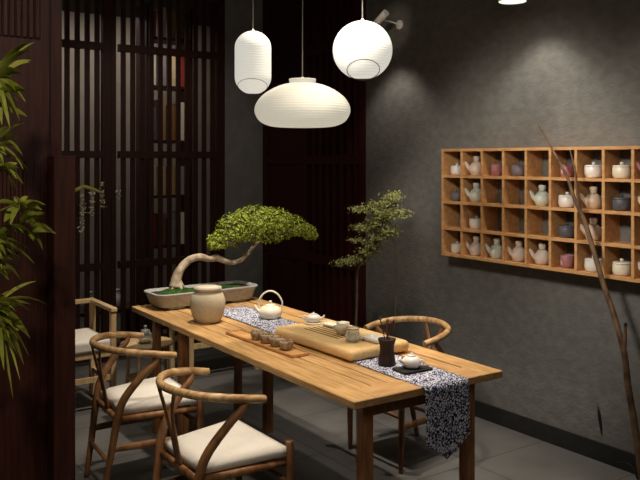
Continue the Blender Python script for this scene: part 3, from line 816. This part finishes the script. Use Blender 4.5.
R_ = (zt-zb)/2; nd = (Vector((0,0,-1))*math.cos(math.radians(33))-FW*math.sin(math.radians(33)))
hoop(R_*.55, Vector((0,0,(zt+zb)/2))+nd*(R_*.86), math.radians(-33), .0018).build('wire_hoop', 'hoop', t)

# ------------------------------------------------------------------ wall spot lamp and hanging can lamp
pl = on_x(400.5, 25, WX)
t = thing('wall_spotlight', 'grey wall spotlight with round rose beside the globe lantern', 'spotlight', pl)
MB().lathe([(.001,0),(.036,0),(.036,.014),(.03,.018),(.001,.018)], n=28, mtx=Matrix.Rotation(-PI/2, 4, 'Y')).build('rose', 'metal', t)
hc = Vector((-.14, .07, .035))
MB().tube([(-.012,0,0), hc*.5+Vector((0,0,.006)), hc], .005, 8).build('arm', 'metal', t)
ax = (on_x(390, 11.5, WX-.14)-on_x(377, 26, WX-.14)).normalized()
MB().tube([hc-ax*.085, hc-ax*.02, hc+ax*.085], .026, 20, sub=1).build('lamp_head', 'metal', t)
MB().tube([hc-ax*.0855, hc-ax*.0875], .02, 16, sub=1).build('lens', 'bulb', t)
pc = Vector((3.50, 3.083, 2.585))
t = thing('can_downlight', 'white can spotlight at the top edge above the wall shelf', 'spotlight', pc)
MB().lathe([(.078,.0),(.081,.004),(.081,.16),(.06,.175),(.001,.175)], n=36, cap=False).build('housing', 'white', t)
MB().lathe([(.001,.012),(.077,.012),(.077,.006),(.001,.006)], n=32).build('lens', mat('frosted_lens', (250,248,240), emit=(255,248,236), estr=1.6), t)
MB().tube([(0,0,.174),(0,0,CZ-.001-pc.z)], .008, 8).build('rod', 'white', t)

# ------------------------------------------------------------------ cloud pine by the wall
PX_, PYv = 3.42, 4.36
t = thing('cloud_pine', 'slender pine with layered pale green foliage standing by the grey wall', 'tree', (PX_, PYv, 0))
O2 = Vector((PX_, PYv, 0))
q = lambda px, py, dx=0: on_x(px, py, PX_+dx)-O2
mb = MB().tube([(0,0,.12), q(356,360), q(357,300), q(358,270), q(366,256), q(374,244), q(380,232), q(384,216), q(393,196)], [.014,.011,.010,.009,.009,.008,.007,.006,.003], 8)
for P in ((q(366,256), q(352,264), q(338,264)), (q(374,244), q(360,240), q(346,241)), (q(378,236), q(390,230), q(396,230)), (q(384,216), q(366,208), q(352,209)), (q(384,218), q(398,214), q(410,212)), (q(378,233), q(366,230), q(358,229))):
    mb.tube(P, [.006,.004,.002], 6)
mb.tube([(.02,-.02,.12), q(392,340,.03), q(396,270,.02), q(392,228)], [.006,.005,.004,.003], 6)
mb.build('trunk', 'twig', t)
mb = MB()
pads = [(393,196,11,5),(389,203,10,5),(360,210,13,4),(376,206,11,6),(397,213,15,5),(384,214,15,6),(378,222,14,5),(362,228,11,5),(372,227,10,5),(390,231,10,5),(380,237,12,5),(360,240,12,3.5),(374,245,8,6),(368,252,10,5),(352,261,13,4.5),(341,263,8,4),(360,259,9,4)]
for bx_, by_, rx, ry in pads:
    c = q(bx_, by_); dd = (c+O2).dot(FW); A = rx/FPX*dd*1.05; Z = ry/FPX*dd
    for _ in range(int(rx*ry*5)):
        v = Vector((random.gauss(0,1), random.gauss(0,1), random.gauss(0,1))).normalized()*(random.uniform(.3,1.0) if random.random() < .8 else random.uniform(1,1.35))
        mb.chip(c+Vector((v.x*.07, v.y*A*1.15, v.z*Z)), random.uniform(.016,.028), (v.x, v.y, abs(v.z)+.3))
mb.build('foliage', 'pine', t, recalc=False)
MB().lathe([(.001,0),(.10,0),(.12,.02),(.14,.18),(.15,.2),(.13,.2),(.125,.17),(.001,.165)], n=32, cap=False).build('pot', 'darkpot', t)

# ------------------------------------------------------------------ bare branch in the right foreground
BXx = 3.56
bb = on_x(645, 500, BXx); bb.z = 0
t = thing('bare_branch', 'tall bare brown branch leaning in front of the wall shelf at right', 'branch', bb)
g = lambda px, py, dx=0: on_x(px, py, BXx+dx)-bb
MB().tube([(0,0,.0), g(640,462), g(634,420), g(628,385), g(624,352), g(613,312), g(604,286), g(594,252), g(584,220), g(575,200), g(567,177), g(556,156), g(546,138), g(537,122)],
          [.019,.018,.017,.0165,.015,.0145,.014,.0135,.0125,.010,.008,.0065,.005,.003], 12).build('main_stem', 'branch', t)
MB().tube([g(581,214), g(577,190), g(575,170), g(570,150)], [.009,.0075,.006,.003], 8).build('twig', 'branch', t)
MB().tube([g(624,352), g(625,338), g(625.5,326)], [.012,.009,.006], 8).build('twig', 'branch', t)
b_ = g(625.5,325)
MB().lathe([(.001,-.012),(.006,-.008),(.009,0),(.007,.008),(.001,.013)], b_, 12).build('bud', 'bud', t)
MB().tube([(.0,.005,.02), g(631,466), g(620,463), g(612,466)], [.006,.005,.004,.002], 6).build('twig', 'bud', t)
lf = on_x(600, 421, WX-.006)
t = thing('dry_leaf', 'narrow black dry leaf on the grey wall above the skirting', 'leaf', lf)
mb = MB().leaf((-.001,.012,.075), (-.003,-.012,-.075), .02, 0, side=(0,1,.1))
o = mb.build('blade', 'bud', t); o.modifiers.new('s', 'SOLIDIFY').thickness = .003
MB().tube([(-.001,.012,.073), (-.002,.014,.09)], .0015, 6).build('stalk', 'bud', t)

# ------------------------------------------------------------------ bamboo palm in the left foreground
base = at(-48, 300, 2.30); base.z = 0
t = thing('bamboo_palm', 'bamboo palm with long narrow bright leaves at the left edge', 'plant', base)
MB().lathe([(.001,0),(.13,0),(.15,.02),(.17,.26),(.18,.28),(.16,.28),(.15,.24),(.001,.23)], n=32, cap=False).build('pot', 'darkpot', t)
h = lambda px, py, d=2.30: at(px, py, d)-base
canes = [[(0,0,.2), h(-44,330), h(-40,200), h(-26,110), h(-8,76)], [(.03,.02,.2), h(-50,340), h(-48,260), h(-24,170), h(-6,143)], [(-.03,.02,.2), h(-52,360), h(-40,280), h(-20,225), h(18,203)],
         [(.02,-.03,.2), h(-46,380), h(-36,310), h(-22,260), h(-5,235)], [(-.01,-.04,.2), h(-44,400), h(-34,340), h(-20,316), h(-4,304)]]
for P in canes: MB().tube(P, [.008,.007,.006,.004,.003], 8).build('cane', 'palm_stem', t)
clumps = [((-6,78), 2.30, [(35,42,3),(30,43,5),(31,50,5),(31,60,5),(30,62,3),(24,75,8),(20,90,6),(26,102,6),(20,121,7),(10,128,6),(14,108,5),(27,92,4),(8,56,4),(2,125,7),(16,84,4)]),
          ((-6,142), 2.28, [(25,123,3.5),(19,137,4),(9,127,5),(6,155,5),(28,170,2.5),(4,165,4)]),
          ((19,204), 2.34, [(46,205,4),(42,210,4.5),(41,216,6),(35,231,6),(4,222,8),(10,226,5),(0,200,3),(28,196,4),(14,196,4),(-10,204,4),(8,214,5)]),
          ((-6,238), 2.28, [(24,226,4),(20,240,5),(18,262,4.5),(35,264,3.5),(6,255,5),(30,250,2.5),(2,270,6)]),
          ((-6,306), 2.30, [(36,281,3),(48,305,2.5),(30,304,5),(30,311,6),(30,338,8),(8,342,8),(24,365,5),(18,340,6),(29,356,4),(4,370,6),(12,290,3),(13,398,3.5),(20,303,6),(20,380,3)])]
mb = MB()
for (rx, ry), d, tips in clumps:
    more = []
    for _ in range(16):
        sx, sy = rx+random.uniform(-6, 14), ry+random.uniform(-8, 34)
        an = random.uniform(-.5, 1.15); ln = random.uniform(13, 25)
        more.append((sx+ln*math.cos(an), sy+ln*math.sin(an), random.uniform(3, 5.5), sx, sy))
    for tip in tips+more:
        tx, ty, w = tip[:3]
        dd = d+random.uniform(-.14, .08)
        p0 = h(*(tip[3:] if len(tip) > 3 else (rx, ry)), d); p1 = h(tx, ty, dd)
        L_ = (p1-p0).length
        mb.leaf(p0, p1, w/FPX*d*1.25, droop=.10*L_, side=(p1-p0).cross(Vector((FW.x+random.uniform(-.5,.5), FW.y+random.uniform(-.5,.5), random.uniform(.2,.9)))), n=6)
mb.build('leaves', 'palm', t, recalc=False)

# ------------------------------------------------------------------ lights
def spot(name, loc, to, power, ang, blend=.5, size=.05, col=(1,.82,.62)):
    l = bpy.data.lights.new(name, 'SPOT'); l.energy = power; l.spot_size = math.radians(ang); l.spot_blend = blend
    l.shadow_soft_size = size; l.color = col
    o = bpy.data.objects.new(name, l); COL.objects.link(o); o.location = loc
    o.rotation_euler = (Vector(to)-Vector(loc)).to_track_quat('-Z', 'Y').to_euler()
    return o
def area(name, loc, to, power, sx, sy, col=(1,.85,.7)):
    l = bpy.data.lights.new(name, 'AREA'); l.energy = power; l.shape = 'RECTANGLE'; l.size = sx; l.size_y = sy; l.color = col
    o = bpy.data.objects.new(name, l); COL.objects.link(o); o.location = loc
    o.rotation_euler = (Vector(to)-Vector(loc)).to_track_quat('-Z', 'Y').to_euler()
    return o
WARM = (1,.885,.75)
spot('table_spot_near', (2.05, 2.55, 3.12), (2.2, 2.75, .75), 185, 58, .8, .05, WARM)
spot('table_spot_mid', (2.45, 3.55, 3.12), (2.2, 3.5, .75), 195, 62, .8, .05, WARM)
spot('table_spot_far', (2.2, 3.9, 3.12), (2.27, 4.55, .95), 230, 50, .8, .05, WARM)
spot('chair_spot', (1.1, 2.9, 3.12), (1.55, 3.3, .5), 118, 55, .8, .08, WARM)
spot('aisle_spot', (3.2, 3.0, 3.12), (3.2, 3.1, 0), 95, 70, .9, .05, WARM)
spot('wall_wash_near', (3.50, 3.07, 2.56), (3.74, 3.07, 1.5), 13, 100, .6, .05, (1,.93,.84))
spot('wall_wash_far', (3.50, 4.40, 2.50), (3.74, 4.40, 1.5), 9, 96, .6, .05, (1,.93,.84))
spot('wall_wash_right', (3.40, 2.0, 2.75), (3.74, 2.0, 1.5), 14, 110, .8, .05, (1,.92,.82))
spot('palm_spot', (-.2, .9, 2.9), (.45, 2.5, 1.55), 75, 58, .8, .08, (1,.92,.76))
spot('pine_fill', (2.75, 3.7, 3.12), (3.42, 4.36, 1.3), 85, 32, .9, .04, WARM)  # extra unseen light added to lighten the pine foliage
spot('wall_lamp_fill', (2.6, 3.6, 3.15), (3.7, 4.42, 2.68), 16, 16, .9, .04, WARM)
spot('back_seating_spot', (1.8, 5.0, 3.12), (1.75, 5.35, .4), 50, 55, .8, .05, WARM)
spot('lattice_fill', (2.3, 4.9, 3.12), (2.75, 6.3, 1.2), 26, 90, .9, .08, WARM)  # added fill that lifts the lattice front, no fixture behind it
area('far_room_light', (2.4, 7.4, 3.1), (2.4, 7.9, 1.0), 14, 2.4, .4, (1,.9,.8))
spot('bookshelf_fill', (3.05, 6.56, 3.15), (3.05, 6.9, 1.4), 20, 60, .8, .05, WARM)  # unseen fill added to brighten the book spines
area('room_fill', (1.2, .6, 3.1), (2.2, 3.4, .6), 16, 1.6, 1.6, (1,.9,.8))
spot('shelf_fill', (1.2, 2.4, 2.75), (3.79, 3.2, 1.3), 215, 44, .5, .22, (1,.94,.86))  # added front fill for the shelf pots, cone trimmed to darken the wall top
W = bpy.data.worlds.new('world'); S.world = W; W.use_nodes = True
W.node_tree.nodes['Background'].inputs[0].default_value = (.5,.46,.42,1); W.node_tree.nodes['Background'].inputs[1].default_value = .04

# ------------------------------------------------------------------ camera
cam = bpy.data.cameras.new('camera'); co = bpy.data.objects.new('camera', cam); COL.objects.link(co)
cam.sensor_width = 36; cam.lens = 36*FPX/640; cam.shift_y = -(240-HOR)/640; cam.clip_start = .05
co.location = (0,0,EYE); co.rotation_euler = (PI/2, 0, -YAW)
S.camera = co
S.view_settings.view_transform = 'Standard'; S.view_settings.look = 'None'; S.view_settings.exposure = 0; S.view_settings.gamma = 1
